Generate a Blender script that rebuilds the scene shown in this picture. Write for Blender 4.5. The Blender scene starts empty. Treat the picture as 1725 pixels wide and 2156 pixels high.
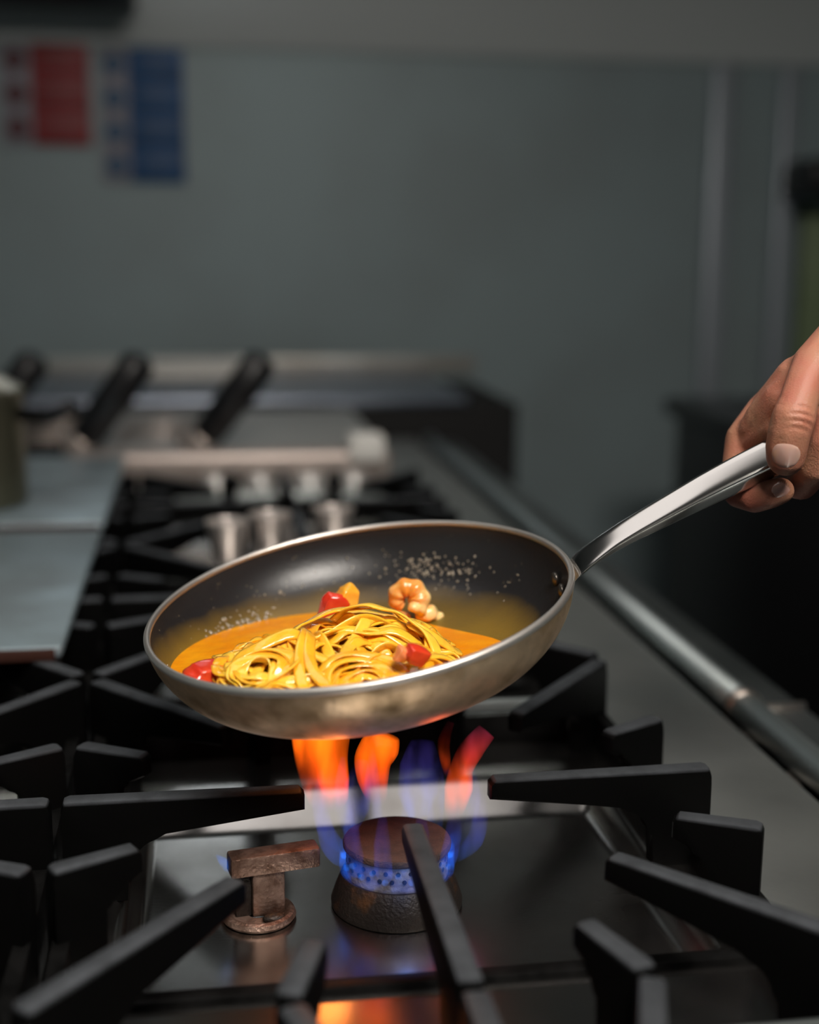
import bpy, bmesh, math, random
from mathutils import Vector, Matrix
PI = math.pi
rnd = random.Random(7)
S = bpy.context.scene
COL = S.collection

# ------------------------------------------------------------------ camera
HCAM = 0.361                       # lens height above the floor of the burner wells (z = 0)
FPX, CPX, CPY = 2800.0, 862.5, 1078.0
pit, yaw, rol = math.radians(11.3465), math.radians(9.0022), math.radians(0.5)
FW = Vector((math.sin(yaw) * math.cos(pit), math.cos(yaw) * math.cos(pit), -math.sin(pit)))
RT0 = Vector((math.cos(yaw), -math.sin(yaw), 0)); UP0 = RT0.cross(FW)
RT = RT0 * math.cos(rol) + UP0 * math.sin(rol)
UP = UP0 * math.cos(rol) - RT0 * math.sin(rol)
CAM = Vector((0, 0, HCAM))
cd = bpy.data.cameras.new('camera'); cam = bpy.data.objects.new('camera', cd); COL.objects.link(cam)
m = Matrix((RT, UP, -FW)).transposed().to_4x4(); m.translation = CAM
cam.matrix_world = m
cd.sensor_fit = 'VERTICAL'; cd.sensor_height = 36.0; cd.lens = 36.0 * FPX / 2156.0
cd.clip_start = 0.02; cd.clip_end = 40
cd.dof.use_dof = True; cd.dof.focus_distance = 0.722; cd.dof.aperture_fstop = 2.9
S.camera = cam

def ray(px, py): return FW + RT * ((px - CPX) / FPX) - UP * ((py - CPY) / FPX)
def onz(px, py, z): v = ray(px, py); return CAM + v * ((z - HCAM) / v.z)
def ony(px, py, y): v = ray(px, py); return CAM + v * (y / v.y)

# ------------------------------------------------------------------ world, exposure
w = bpy.data.worlds.new('world'); S.world = w; w.use_nodes = True
bg = w.node_tree.nodes['Background']; bg.inputs[0].default_value = (0.75, 0.85, 1.0, 1); bg.inputs[1].default_value = 0.03
S.view_settings.view_transform = 'Standard'; S.view_settings.look = 'None'
S.view_settings.exposure = 0.0; S.view_settings.gamma = 1.0; S.view_settings.use_curve_mapping = False
S.cycles.use_denoising = True
S.cycles.max_bounces = 6; S.cycles.volume_step_rate = 2.0; S.cycles.adaptive_threshold = 0.02; S.cycles.transparent_max_bounces = 16
S.cycles.volume_bounces = 0; S.cycles.volume_max_steps = 256
S.cycles.caustics_reflective = False; S.cycles.caustics_refractive = False
S.cycles.sample_clamp_indirect = 6.0

# ------------------------------------------------------------------ materials
def mat(name, col, rough=0.5, metal=0.0, col2=None, nscale=8.0, ndetail=4.0, nlo=0.4, nhi=0.62, bump=0.0, bscale=60.0,
        rvar=0.0, coat=0.0, sss=0.0, sssr=(1, .3, .1), emit=None, estr=0.0, spec=0.5, aniso=None, alpha=1.0, trans=0.0, ior=1.45, stretch=None):
    M = bpy.data.materials.new(name); M.use_nodes = True
    nt = M.node_tree; b = nt.nodes['Principled BSDF']; L = nt.links
    def C(c): return (c[0], c[1], c[2], 1)
    b.inputs['Base Color'].default_value = C(col); b.inputs['Roughness'].default_value = rough
    b.inputs['Metallic'].default_value = metal; b.inputs['Specular IOR Level'].default_value = spec
    b.inputs['IOR'].default_value = ior
    if coat: b.inputs['Coat Weight'].default_value = coat; b.inputs['Coat Roughness'].default_value = 0.08
    if sss:
        b.inputs['Subsurface Weight'].default_value = sss; b.inputs['Subsurface Radius'].default_value = sssr
        b.inputs['Subsurface Scale'].default_value = 0.0012
    if trans: b.inputs['Transmission Weight'].default_value = trans
    if emit: b.inputs['Emission Color'].default_value = C(emit); b.inputs['Emission Strength'].default_value = estr
    tc = nt.nodes.new('ShaderNodeTexCoord'); vec = tc.outputs['Object']
    if stretch:
        mp = nt.nodes.new('ShaderNodeMapping'); mp.inputs['Scale'].default_value = stretch
        L.new(vec, mp.inputs[0]); vec = mp.outputs[0]
    n = None
    if col2 is not None or rvar:
        n = nt.nodes.new('ShaderNodeTexNoise'); n.inputs['Scale'].default_value = nscale; n.inputs['Detail'].default_value = ndetail
        L.new(vec, n.inputs['Vector'])
        r = nt.nodes.new('ShaderNodeMapRange'); r.inputs[1].default_value = nlo; r.inputs[2].default_value = nhi
        L.new(n.outputs['Fac'], r.inputs[0])
        if col2 is not None:
            mx = nt.nodes.new('ShaderNodeMix'); mx.data_type = 'RGBA'
            mx.inputs[6].default_value = C(col); mx.inputs[7].default_value = C(col2)
            L.new(r.outputs[0], mx.inputs[0]); L.new(mx.outputs[2], b.inputs['Base Color'])
        if rvar:
            r2 = nt.nodes.new('ShaderNodeMapRange'); r2.inputs[1].default_value = .3; r2.inputs[2].default_value = .7
            r2.inputs[3].default_value = max(.03, rough - rvar); r2.inputs[4].default_value = rough + rvar
            L.new(n.outputs['Fac'], r2.inputs[0]); L.new(r2.outputs[0], b.inputs['Roughness'])
    if bump:
        n2 = nt.nodes.new('ShaderNodeTexNoise'); n2.inputs['Scale'].default_value = bscale; n2.inputs['Detail'].default_value = 5
        L.new(vec, n2.inputs['Vector'])
        bp = nt.nodes.new('ShaderNodeBump'); bp.inputs['Strength'].default_value = bump; bp.inputs['Distance'].default_value = 0.002
        L.new(n2.outputs['Fac'], bp.inputs['Height']); L.new(bp.outputs[0], b.inputs['Normal'])
    return M

M_IRON = mat('cast_iron', (.003, .003, .003), .42, 0, (.006, .006, .006), 60, 6, bump=.12, bscale=900, rvar=.10, spec=.1)
def worn_iron():
    M = mat('worn_cast_iron', (.002, .002, .002), .42, 0, bump=.12, bscale=900, spec=.05)
    nt = M.node_tree; b = nt.nodes['Principled BSDF']; L = nt.links
    tc = nt.nodes.new('ShaderNodeTexCoord'); sep = nt.nodes.new('ShaderNodeSeparateXYZ'); L.new(tc.outputs['Object'], sep.inputs[0])
    n = nt.nodes.new('ShaderNodeTexNoise'); n.inputs['Scale'].default_value = 55; n.inputs['Detail'].default_value = 6; L.new(tc.outputs['Object'], n.inputs['Vector'])
    r = nt.nodes.new('ShaderNodeMapRange'); r.inputs[1].default_value = -.0026; r.inputs[2].default_value = -.0007; L.new(sep.outputs['Z'], r.inputs[0])
    r2 = nt.nodes.new('ShaderNodeMapRange'); r2.inputs[1].default_value = .30; r2.inputs[2].default_value = .62; r2.inputs[3].default_value = .45; L.new(n.outputs['Fac'], r2.inputs[0])
    ml = nt.nodes.new('ShaderNodeMath'); ml.operation = 'MULTIPLY'; L.new(r.outputs[0], ml.inputs[0]); L.new(r2.outputs[0], ml.inputs[1])
    mx = nt.nodes.new('ShaderNodeMix'); mx.data_type = 'RGBA'; mx.inputs[6].default_value = (.002, .002, .002, 1); mx.inputs[7].default_value = (.085, .092, .102, 1)
    L.new(ml.outputs[0], mx.inputs[0]); L.new(mx.outputs[2], b.inputs['Base Color'])
    m3 = nt.nodes.new('ShaderNodeMath'); m3.operation = 'MULTIPLY'; m3.inputs[1].default_value = .55; L.new(ml.outputs[0], m3.inputs[0]); L.new(m3.outputs[0], b.inputs['Metallic'])
    return M
M_IRONW = worn_iron()      # finger tops polished by pans
M_STEEL = mat('hob_steel', (.44, .43, .42), .23, 1, (.36, .345, .33), 12, 6, bump=.02, bscale=500, rvar=.05)
M_LEDGE = mat('ledge_steel', (.50, .52, .50), .46, 1, (.40, .415, .40), 9, 6, bump=.06, bscale=200, rvar=.08)
M_RAIL = mat('rail_steel', (.52, .58, .58), .40, 1)
M_FASC = mat('fascia_steel', (.24, .26, .26), .45, 1, (.18, .20, .20), 6, 4)
M_BLACK = mat('black_enamel', (.008, .008, .009), .4)
M_VOID = mat('dark_cavity', (.006, .006, .006), .8)
M_CAP = mat('burner_cap_rust', (.045, .031, .027), .7, .3, (.080, .050, .041), 90, 6, bump=.5, bscale=700)
M_RING = mat('burner_ring', (.30, .27, .24), .5, .7, (.16, .13, .11), 120, 5, bump=.3, bscale=600)
M_BASE = mat('burner_base', (.016, .012, .010), .5, .3, (.10, .042, .012), 60, 5, .58, .78, bump=.4, bscale=500)
M_PILOT = mat('pilot_steel', (.28, .19, .15), .5, .8, (.12, .07, .05), 110, 6, bump=.4, bscale=500)
M_CHROME = mat('handle_steel', (.56, .545, .53), .15, 1, rvar=.02, nscale=20)
M_RIM = mat('pan_rim', (.80, .76, .71), .42, 1)
M_WALL = mat('wall_steel', (.275, .345, .36), .5, .25, (.25, .305, .315), 2.5, 3)
M_WALL2 = mat('wall_upper', (.50, .54, .54), .5, .1)
M_FLOOR = mat('floor_dark', (.03, .03, .032), .55, 0, (.02, .02, .022), 6, 4)
M_PLATE = mat('plate_steel', (.36, .46, .51), .38, .6, (.24, .29, .31), 10, 5, .35, .65, rvar=.1)
M_WHITE = mat('pale_enamel', (.75, .74, .70), .4)
M_BLKPL = mat('black_plastic', (.006, .006, .007), .35)

# ------------------------------------------------------------------ mesh helpers
def _ico(sub):
    bm = bmesh.new(); bmesh.ops.create_icosphere(bm, subdivisions=sub, radius=1); bm.verts.ensure_lookup_table()
    r = ([v.co.copy() for v in bm.verts], [[v.index for v in f.verts] for f in bm.faces]); bm.free(); return r
ICO1, ICO2 = _ico(1), _ico(2)
def link(name, me, mt, parent=None, smooth=True):
    if mt and not me.materials: me.materials.append(mt)
    if smooth:
        for p in me.polygons: p.use_smooth = True
    o = bpy.data.objects.new(name, me); COL.objects.link(o)
    if parent: o.parent = parent
    return o
def pyd(name, v, f, mt, parent=None, smooth=True):
    me = bpy.data.meshes.new(name); me.from_pydata([tuple(p) for p in v], [], f); me.update()
    bm = bmesh.new(); bm.from_mesh(me); bmesh.ops.recalc_face_normals(bm, faces=bm.faces); bm.to_mesh(me); bm.free()
    return link(name, me, mt, parent, smooth)
def frombm(name, bm, mt, parent=None, smooth=True):
    me = bpy.data.meshes.new(name); bmesh.ops.recalc_face_normals(bm, faces=bm.faces); bm.to_mesh(me); bm.free()
    return link(name, me, mt, parent, smooth)
def flatshade(o, ang=40):
    # smooth faces with sharp edges above the angle
    bm = bmesh.new(); bm.from_mesh(o.data)
    for e in bm.edges:
        e.smooth = not (len(e.link_faces) == 2 and e.calc_face_angle(0) > math.radians(ang))
    bm.to_mesh(o.data); bm.free(); return o
def empty(name, loc=(0, 0, 0), rz=0):
    o = bpy.data.objects.new(name, None); COL.objects.link(o); o.location = loc; o.rotation_euler = (0, 0, rz)
    o.empty_display_size = .02; return o
def tag(o, label, cat, group=None, kind=None):
    o['label'] = label; o['category'] = cat
    if group: o['group'] = group
    if kind: o['kind'] = kind
    return o
def struct(o, label=None):
    o['kind'] = 'structure'
    if label: o['label'] = label; o['category'] = o.name.split('_')[0]
    return o
def box(name, x0, x1, y0, y1, z0, z1, mt, parent=None, bev=0.0015, seg=2):
    bm = bmesh.new(); bmesh.ops.create_cube(bm, size=1)
    for v in bm.verts: v.co = Vector(((x0 + x1) / 2 + v.co.x * (x1 - x0), (y0 + y1) / 2 + v.co.y * (y1 - y0), (z0 + z1) / 2 + v.co.z * (z1 - z0)))
    if bev: bmesh.ops.bevel(bm, geom=list(bm.edges), offset=bev, segments=seg, profile=.5, affect='EDGES')
    return flatshade(frombm(name, bm, mt, parent))
def lathe(name, prof, mt, parent=None, n=64, cap=True, ang=35):
    v, f = [], []
    k = len(prof)
    for i in range(n):
        a = 2 * PI * i / n
        for (r, z) in prof: v.append((r * math.cos(a), r * math.sin(a), z))
    for i in range(n):
        j = (i + 1) % n
        for q in range(k - 1): f.append((i * k + q, j * k + q, j * k + q + 1, i * k + q + 1))
    me = bpy.data.meshes.new(name); me.from_pydata(v, [], f)
    bm = bmesh.new(); bm.from_mesh(me)
    bmesh.ops.remove_doubles(bm, verts=bm.verts, dist=1e-6)
    bmesh.ops.dissolve_degenerate(bm, edges=bm.edges, dist=1e-7)
    bmesh.ops.recalc_face_normals(bm, faces=bm.faces); bm.to_mesh(me); bm.free()
    return flatshade(link(name, me, mt, parent), ang)
def tube(pts, rads, n=12, flat=None, up=Vector((0, 0, 1)), cap=True, power=2.0):
    """loft; rads = list of r or (r_side, r_up)."""
    v, f = [], []
    P = [Vector(p) for p in pts]; N = len(P)
    for i, p in enumerate(P):
        t = (P[min(i + 1, N - 1)] - P[max(i - 1, 0)]).normalized()
        s = t.cross(up)
        if s.length < 1e-4: s = t.cross(Vector((0, 1, 0)))
        s.normalize(); u = s.cross(t)
        r = rads[i]; rs, ru = (r, r) if not isinstance(r, tuple) else r
        for j in range(n):
            a = 2 * PI * j / n; c, q = math.cos(a), math.sin(a)
            c = math.copysign(abs(c) ** (2 / power), c); q = math.copysign(abs(q) ** (2 / power), q)
            v.append(p + s * (rs * c) + u * (ru * q))
    for i in range(N - 1):
        for j in range(n):
            k = (j + 1) % n; f.append((i * n + j, i * n + k, (i + 1) * n + k, (i + 1) * n + j))
    if cap:
        f.append(tuple(range(n))[::-1]); f.append(tuple((N - 1) * n + j for j in range(n)))
    return v, f
def loft(sections):
    """sections: list of (centre, tangent, [(s, u), ...]) -> verts, faces"""
    v, f = [], []; n = len(sections[0][2])
    for (p, t, prof) in sections:
        sd = t.cross(Vector((0, 0, 1))).normalized(); u = sd.cross(t)
        for (a, b) in prof: v.append(p + sd * a + u * b)
    for i in range(len(sections) - 1):
        for j in range(n):
            k = (j + 1) % n; f.append((i * n + j, i * n + k, (i + 1) * n + k, (i + 1) * n + j))
    f.append(tuple(range(n))[::-1]); f.append(tuple((len(sections) - 1) * n + j for j in range(n)))
    return v, f
def rounded(poly, m=5, q=.28):
    """corner-rounded closed polygon"""
    out = []; n = len(poly)
    for i in range(n):
        a, b, c = Vector(poly[i - 1]), Vector(poly[i]), Vector(poly[(i + 1) % n])
        p0, p1 = b.lerp(a, q), b.lerp(c, q)
        for k in range(m + 1):
            t = k / m; out.append(tuple((p0 * (1 - t) ** 2 + b * 2 * t * (1 - t) + p1 * t * t)))
    return out
def catmull(P, m=6):
    P = [Vector(p) for p in P]; out = []
    for i in range(len(P) - 1):
        a = P[max(i - 1, 0)]; b = P[i]; c = P[i + 1]; d = P[min(i + 2, len(P) - 1)]
        for k in range(m):
            t = k / m
            out.append(0.5 * ((2 * b) + (c - a) * t + (2 * a - 5 * b + 4 * c - d) * t * t + (3 * b - a - 3 * c + d) * t ** 3))
    out.append(P[-1]); return out
def lerpl(vals, m):
    out = []
    for i in range(len(vals) - 1):
        for k in range(m):
            t = k / m; a, b = vals[i], vals[i + 1]
            out.append(tuple(x + (y - x) * t for x, y in zip(a, b)) if isinstance(a, tuple) else a + (b - a) * t)
    out.append(vals[-1]); return out
def smooth01(t): t = max(0., min(1., t)); return t * t * (3 - 2 * t)
def copytree(o, parent=None):
    c = o.copy(); COL.objects.link(c); c.parent = parent
    for ch in list(o.children): copytree(ch, c)
    return c

# ================================================================== THE ROOM
struct(box('floor', -1.6, 3.2, -1.2, 3.4, -.95, -.9, M_FLOOR, bev=0), 'dark kitchen floor beside the range')
struct(box('wall_back', -1.6, 3.2, 3.2, 3.3, -.9, .796, M_WALL, bev=0), 'grey steel clad wall behind the range')
struct(box('wall_back_upper', -1.6, 3.2, 3.19, 3.3, .796, 1.7, M_WALL2, bev=.002), 'lighter upper band of the back wall')
struct(box('wall_left', -1.7, -1.6, -1.2, 3.3, -.9, 1.7, M_WALL, bev=0), 'grey wall along the back of the range')
struct(box('ceiling', -1.6, 3.2, -1.2, 3.3, 1.7, 1.75, mat('ceiling_paint', (.6, .6, .58), .8), bev=0), 'pale kitchen ceiling')
struct(box('wall_right', 3.2, 3.3, -1.2, 3.3, -.9, 1.7, M_WALL, bev=0), 'grey wall behind the cook')
M_TRIM = mat('trim_metal', (.36, .40, .44), .4, .5)
for i, px in enumerate((1512, 1648)):
    a = ony(px, 500, 3.17)
    struct(box('trim_%d' % (i + 1), a.x - .028 + .008 * i, a.x + .028 - .008 * i, 3.165, 3.2, -.9, .79, M_TRIM, bev=.004), ('pale vertical wall strip nearer the signs', 'pale vertical wall strip nearer the green board')[i])

# assumed unseen ceiling lamps (fixtures with a housing and a glowing diffuser)
def assumed_ceiling_lamp(x, y, z, lx, ly, strength, col, label, rz=0):
    t = empty('assumed_ceiling_light', (x, y, z), rz)
    tag(t, label, 'lamp', 'assumed ceiling lights')
    E = mat('assumed_lamp_diffuser', (.9, .9, .9), .5, emit=col, estr=strength)
    box('housing', -lx / 2 - .02, lx / 2 + .02, -ly / 2 - .02, ly / 2 + .02, .012, .06, M_WHITE, t, bev=.004)
    box('diffuser', -lx / 2, lx / 2, -ly / 2, ly / 2, 0, .012, E, t, bev=.003)
    return t
assumed_ceiling_lamp(-.10, 1.22, 1.62, 1.3, .78, 1.4, (1, .94, .90), 'assumed ceiling light above the grate behind the pan')  # assumed lamp, placed so the hob ramp and pan handle reflect it
assumed_ceiling_lamp(.36, -.42, 1.62, .8, .6, 41, (1, .93, .85), 'assumed ceiling light above the cook and the pan')  # assumed key light for the pan and hand
# assumed, unseen batten lamp high on the back wall, added for glow and reflections
bl = empty('assumed_wall_lamp', (-.01, 3.19, 1.06)); tag(bl, 'small assumed batten lamp high on the back wall', 'lamp')
box('housing', -.17, .17, -.05, 0, 0, .08, M_WHITE, bl, bev=.004)
box('diffuser', -.16, .16, -.075, -.05, .008, .072, mat('assumed_batten_diffuser', (.9, .9, .9), .5, emit=(.90, .97, 1), estr=5.0), bl, bev=.008)

# ------------------------------------------------------------------ wall signs
def sign(name, px0, px1, py0, py1, split, main, icon, rows, label, icons):
    Y = 3.192
    a = ony(px0, py0, Y); b = ony(px1, py1, Y); s = ony(split, py0, Y).x
    t = empty(name, ((a.x + b.x) / 2, Y, b.z)); tag(t, label, 'sign')
    ox, oz = t.location.x, t.location.z
    W = mat(name + '_paper', (.30, .29, .33), .5); Wl = mat(name + '_line', [.6 * c + .06 for c in main], .5)
    box('backing', a.x - ox, b.x - ox, 0.0, .006, 0, a.z - oz, W, t, bev=.001)
    Cm = mat(name + '_print', main, .5, 0, [c * 1.25 for c in main], 14, 2); Ci = mat(name + '_icon', icon, .5)
    h = (a.z - oz) / rows
    for i in range(rows):
        z0 = i * h
        pnl = box('text_panel', s - ox, b.x - ox - .004, -.003, 0, z0 + .0012, z0 + h - .0012, Cm, t, bev=.0005)
        for k in range(2):
            zz = z0 + h * (.38 + .26 * k)
            box('print_line', s - ox + .02, b.x - ox - .02 - .02 * k, -.0036, -.003, zz, zz + .006, Wl, pnl, bev=0)
        if i in icons:
            r = min(h, s - a.x) * .36
            bm = bmesh.new(); bmesh.ops.create_cone(bm, cap_ends=True, segments=28, radius1=r, radius2=r, depth=.003)
            bmesh.ops.rotate(bm, verts=bm.verts, cent=(0, 0, 0), matrix=Matrix.Rotation(PI / 2, 3, 'X'))
            bmesh.ops.translate(bm, verts=bm.verts, vec=((a.x + s) / 2 - ox, -.0016, z0 + h / 2))
            frombm('pictogram_disc', bm, Ci, t, False)
    return t
sign('red_sign', -6, 196, 88, 308, 62, (.24, .020, .024), (.10, .03, .04), 3, 'red wall sign with a white column of pictogram discs', (0, 1, 2))
sign('blue_sign', 207, 394, 98, 386, 268, (.004, .065, .19), (.02, .09, .19), 4, 'taller blue wall sign with blue pictogram discs', (0, 1, 2, 3))
# dark shelf edge in the top left corner
a = ony(285, 8, 3.1)
tag(box('wall_shelf', -.9, a.x, 2.95, 3.19, a.z, a.z + .04, M_BLACK), 'dark shelf edge high on the wall above the signs', 'shelf')
# green board and dark extinguisher-like shape at the far right
M_GRN = mat('green_board', (.17, .23, .12), .6, 0, (.20, .26, .15), 5, 2)
g0 = ony(1700, 430, 3.15); g1 = ony(1790, 790, 3.15)
tag(box('green_board', g0.x, g1.x, 3.15, 3.19, g1.z - .3, g0.z, M_GRN, bev=.006), 'green board at the right end of the back wall', 'board')
d0 = ony(1706, 330, 3.0); d1 = ony(1800, 410, 3.0)
tag(box('black_box', d0.x, d1.x, 2.98, 3.15, d1.z, d0.z, M_BLACK, bev=.02, seg=3), 'black wall box above the green board', 'box')
# black low cabinet behind the cook
cb = empty('black_cabinet', (1.275, 2.2, -.9)); tag(cb, 'black low cabinet standing right of the range', 'cabinet')
box('body', -.33, .6, -.55, .35, 0, .93, M_BLACK, cb, bev=.01)
box('worktop', -.35, .62, -.57, .37, .93, .965, mat('black_worktop', (.012, .013, .015), .35), cb, bev=.006)

# ================================================================== THE RANGE
GT = .072                                   # top of the grates
HB = .014                                   # flat of the hob around the wells
BX, BY = .1025, .681                        # burner in the photograph's middle
PX, PY = .366, .414                         # pitch of the grates
HX, HY = .180, .204
RNG = empty('cooking_range', (BX, 1.0, -.9)); tag(RNG, 'long steel gas cooking range with a rail along its front', 'range')
RL = Vector(RNG.location)
def part(o): o.parent = RNG; o.location = Vector(o.location) - RL; return o

def well_height(x, y):
    # flat floor, short steps at the sides and the front, a gentle ramp at the back
    side = smooth01((abs(x) - .138) / .014)
    front = smooth01((-.092 - y) / .010)
    back = max(0., min(1., (y - .100) / .034))
    return HB * max(side, front, back)
nx, ny = 100, 112
tv, tf = [], []
for j in range(ny + 1):
    for i in range(nx + 1):
        x = -PX / 2 + .001 + (PX - .002) * i / nx; y = -PY / 2 + .001 + (PY - .002) * j / ny
        tv.append((x, y, well_height(x, y)))
for j in range(ny):
    for i in range(nx):
        a = j * (nx + 1) + i; tf.append((a, a + 1, a + nx + 2, a + nx + 1))
tray0 = None
ROWS = (-1, 0, 1, 2)
for r in ROWS:
    for c in (0, -1):
        if tray0 is None:
            o = tray0 = pyd('spill_tray', tv, tf, M_STEEL)
        else:
            o = tray0.copy(); COL.objects.link(o)
        o.location = (BX + c * PX, BY + r * PY, 0); part(o)
for r in ROWS:
    for c in (0, -1):
        part(box('glint_strip', BX + c * PX - .172, BX + c * PX + .172, BY + (r + .5) * PY - .0024, BY + (r + .5) * PY + .0024, HB - .004, .0425, M_RAIL, bev=.002))  # pale strip added for the bright line the hob reflects between the grates
        part(box('front_bar', BX + c * PX - .178, BX + c * PX + .178, BY + r * PY - .114, BY + r * PY - .104, HB - .004, HB + .004, M_IRON, bev=.0015))
X1 = BX + PX / 2; YE = BY + 2.5 * PY          # end of the burner rows
part(box('front_ledge', X1 + .001, .386, -.2, 2.38, HB - .012, HB, M_LEDGE, bev=.002))
part(box('body', -.45, .386, -.2, 2.38, -.85, -.012, M_VOID, bev=0))
part(box('rear_ledge', -.47, BX - 1.5 * PX - .001, -.2, 2.38, HB - .012, HB, M_LEDGE, bev=.002))
part(box('drip_channel', .386, .43, -.2, 2.38, -.06, -.03, M_VOID, bev=0))
SEAM = onz(1592, 1478, HB).y
for (y0, y1) in ((-.2, SEAM - .004), (SEAM + .004, 2.38)):
    v, f = tube([(.413, y0, HB - .004), (.413, (y0 + y1) / 2, HB - .004), (.413, y1, HB - .004)], [.0125] * 3, 24)
    part(pyd('rail', v, f, M_RAIL))
    part(box('fascia_panel', .418, .464, y0, y1, HB - .02, HB - .006, M_FASC, bev=.003))
    part(box('front_panel', .44, .46, y0, y1, -.8, HB - .02, M_BLACK, bev=.002))
v, f = tube([(.413, SEAM - .004, HB - .004), (.413, SEAM + .004, HB - .004)], [.0150] * 2, 24)
part(pyd('rail_collar', v, f, mat('collar_metal', (.7, .62, .56), .3, 1)))
part(box('seam_strip', .414, .464, SEAM - .003, SEAM + .003, HB - .012, HB - .002, bpy.data.materials['collar_metal'], bev=.001))
for k, yy in enumerate((SEAM - .035, SEAM - .115)):
    part(box('channel_bracket', .384, .404, yy - .012, yy + .012, HB - .022, HB - .014, M_RING, bev=.002))

# ------------------------------------------------------------------ grates
def finger_mesh(L, leg, tip_h, root_h, width=.0115, name='finger'):
    """side profile: leg at s=0, arm reaching to s=L, top at GT; extruded, bevelled."""
    z0, z1 = HB - GT, 0.0
    P = [(0, z0), (0, z1 - .004), (.0012, z1 - .001), (.004, z1)]
    P += [(L - .003, z1 - .0008), (L, z1 - .004), (L, z1 - tip_h)]
    n = 7
    R = min(.018, (L - leg) * .5)
    P.append((leg + R + .002, z1 - root_h))
    for i in range(1, n + 1):
        a = PI / 2 * i / n
        P.append((leg + R - R * math.sin(a) * 1.0, z1 - root_h - (R * (1 - math.cos(a)))))
    P.append((leg - .001, z0))
    bm = bmesh.new()
    A = [bm.verts.new((s, -width / 2, z)) for s, z in P]; B = [bm.verts.new((s, width / 2, z)) for s, z in P]
    bm.faces.new(A); bm.faces.new(B[::-1])
    k = len(P); side = []
    for i in range(k): bm.faces.new((A[i], B[i], B[(i + 1) % k], A[(i + 1) % k]))
    bm.edges.ensure_lookup_table()
    ed = [e for e in bm.edges if len(e.link_faces) == 2 and abs(e.verts[0].co.y - e.verts[1].co.y) < 1e-6 and min(e.verts[0].co.z, e.verts[1].co.z) > z0 + .005]
    bmesh.ops.bevel(bm, geom=ed, offset=.0024, segments=2, profile=.5, affect='EDGES')
    bmesh.ops.recalc_face_normals(bm, faces=bm.faces)
    # slight casting unevenness of the faces
    for v in bm.verts: v.co.y += .0004 * math.sin(v.co.x * 170 + v.co.z * 90)
    me = bpy.data.meshes.new(name); bm.to_mesh(me); bm.free(); me.materials.append(M_IRONW)
    for p in me.polygons: p.use_smooth = True
    return me
def sharp(me, ang=38):
    bm = bmesh.new(); bm.from_mesh(me)
    for e in bm.edges: e.smooth = not (len(e.link_faces) == 2 and e.calc_face_angle(0) > math.radians(ang))
    bm.to_mesh(me); bm.free(); return me
TIP = .0514
ME_X = sharp(finger_mesh(HX - TIP, .034, .0125, .021))
ME_Y = sharp(finger_mesh(HY - TIP, .036, .0125, .022))
LD = math.hypot(.177 - .09, .2 - .1)
ME_D = sharp(finger_mesh(LD, .040, .0135, .024))
ME_S = sharp(finger_mesh(.046, .026, .013, .017))
def make_grate():
    g = empty('pan_grate', (0, 0, HB))
    dz = GT - HB
    def add(me, ox, oy, tx, ty):
        o = bpy.data.objects.new('finger', me); COL.objects.link(o); o.parent = g
        o.location = (ox, oy, dz); o.rotation_euler = (0, 0, math.atan2(ty - oy, tx - ox))
    for s in (-1, 1):
        add(ME_X, s * HX, 0, 0, 0); add(ME_Y, 0, s * HY, 0, 0)
        for q in (-1, 1):
            add(ME_D, s * .177, q * .2, s * .09, q * .1)
            add(ME_S, s * .178, q * .081, s * .144, q * .063)
            add(ME_S, s * .0735, q * .204, s * .058, q * .158)
    # perimeter frame the fingers are cast onto
    bm = bmesh.new()
    def ringpts(ix, iy, z): return [bm.verts.new(p) for p in ((-ix, -iy, z), (ix, -iy, z), (ix, iy, z), (-ix, iy, z))]
    t = .011; h = .021
    o0, o1 = ringpts(HX - .001, HY - .001, 0), ringpts(HX - .002, HY - .002, h)
    i0, i1 = ringpts(HX - t, HY - t, 0), ringpts(HX - t + .001, HY - t + .001, h)
    for i in range(4):
        j = (i + 1) % 4
        bm.faces.new((o0[i], o0[j], o1[j], o1[i])); bm.faces.new((i0[j], i0[i], i1[i], i1[j]))
        bm.faces.new((o1[i], o1[j], i1[j], i1[i])); bm.faces.new((o0[j], o0[i], i0[i], i0[j]))
    frombm('frame', bm, M_IRON, g, False)
    return g
G0 = make_grate()
GL = {(0, 0): 'black cast iron grate around the lit burner under the tilted pan',
      (-1, 0): 'black cast iron grate left of the lit burner',
      (0, -1): 'nearest black grate cut by the bottom edge, right column',
      (-1, -1): 'nearest black grate in the bottom left corner',
      (0, 1): 'black cast iron grate directly behind the tilted pan',
      (-1, 1): 'black cast iron grate under the near steel plate',
      (0, 2): 'farthest black grate in front of the fryer',
      (-1, 2): 'black cast iron grate under the far steel plate and the pot'}
first = True
for (c, r), lb in GL.items():
    g = G0 if first else copytree(G0); first = False
    g.location = (BX + c * PX, BY + r * PY, HB)
    tag(g, lb, 'grate', 'cast iron grates on the range')

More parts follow.
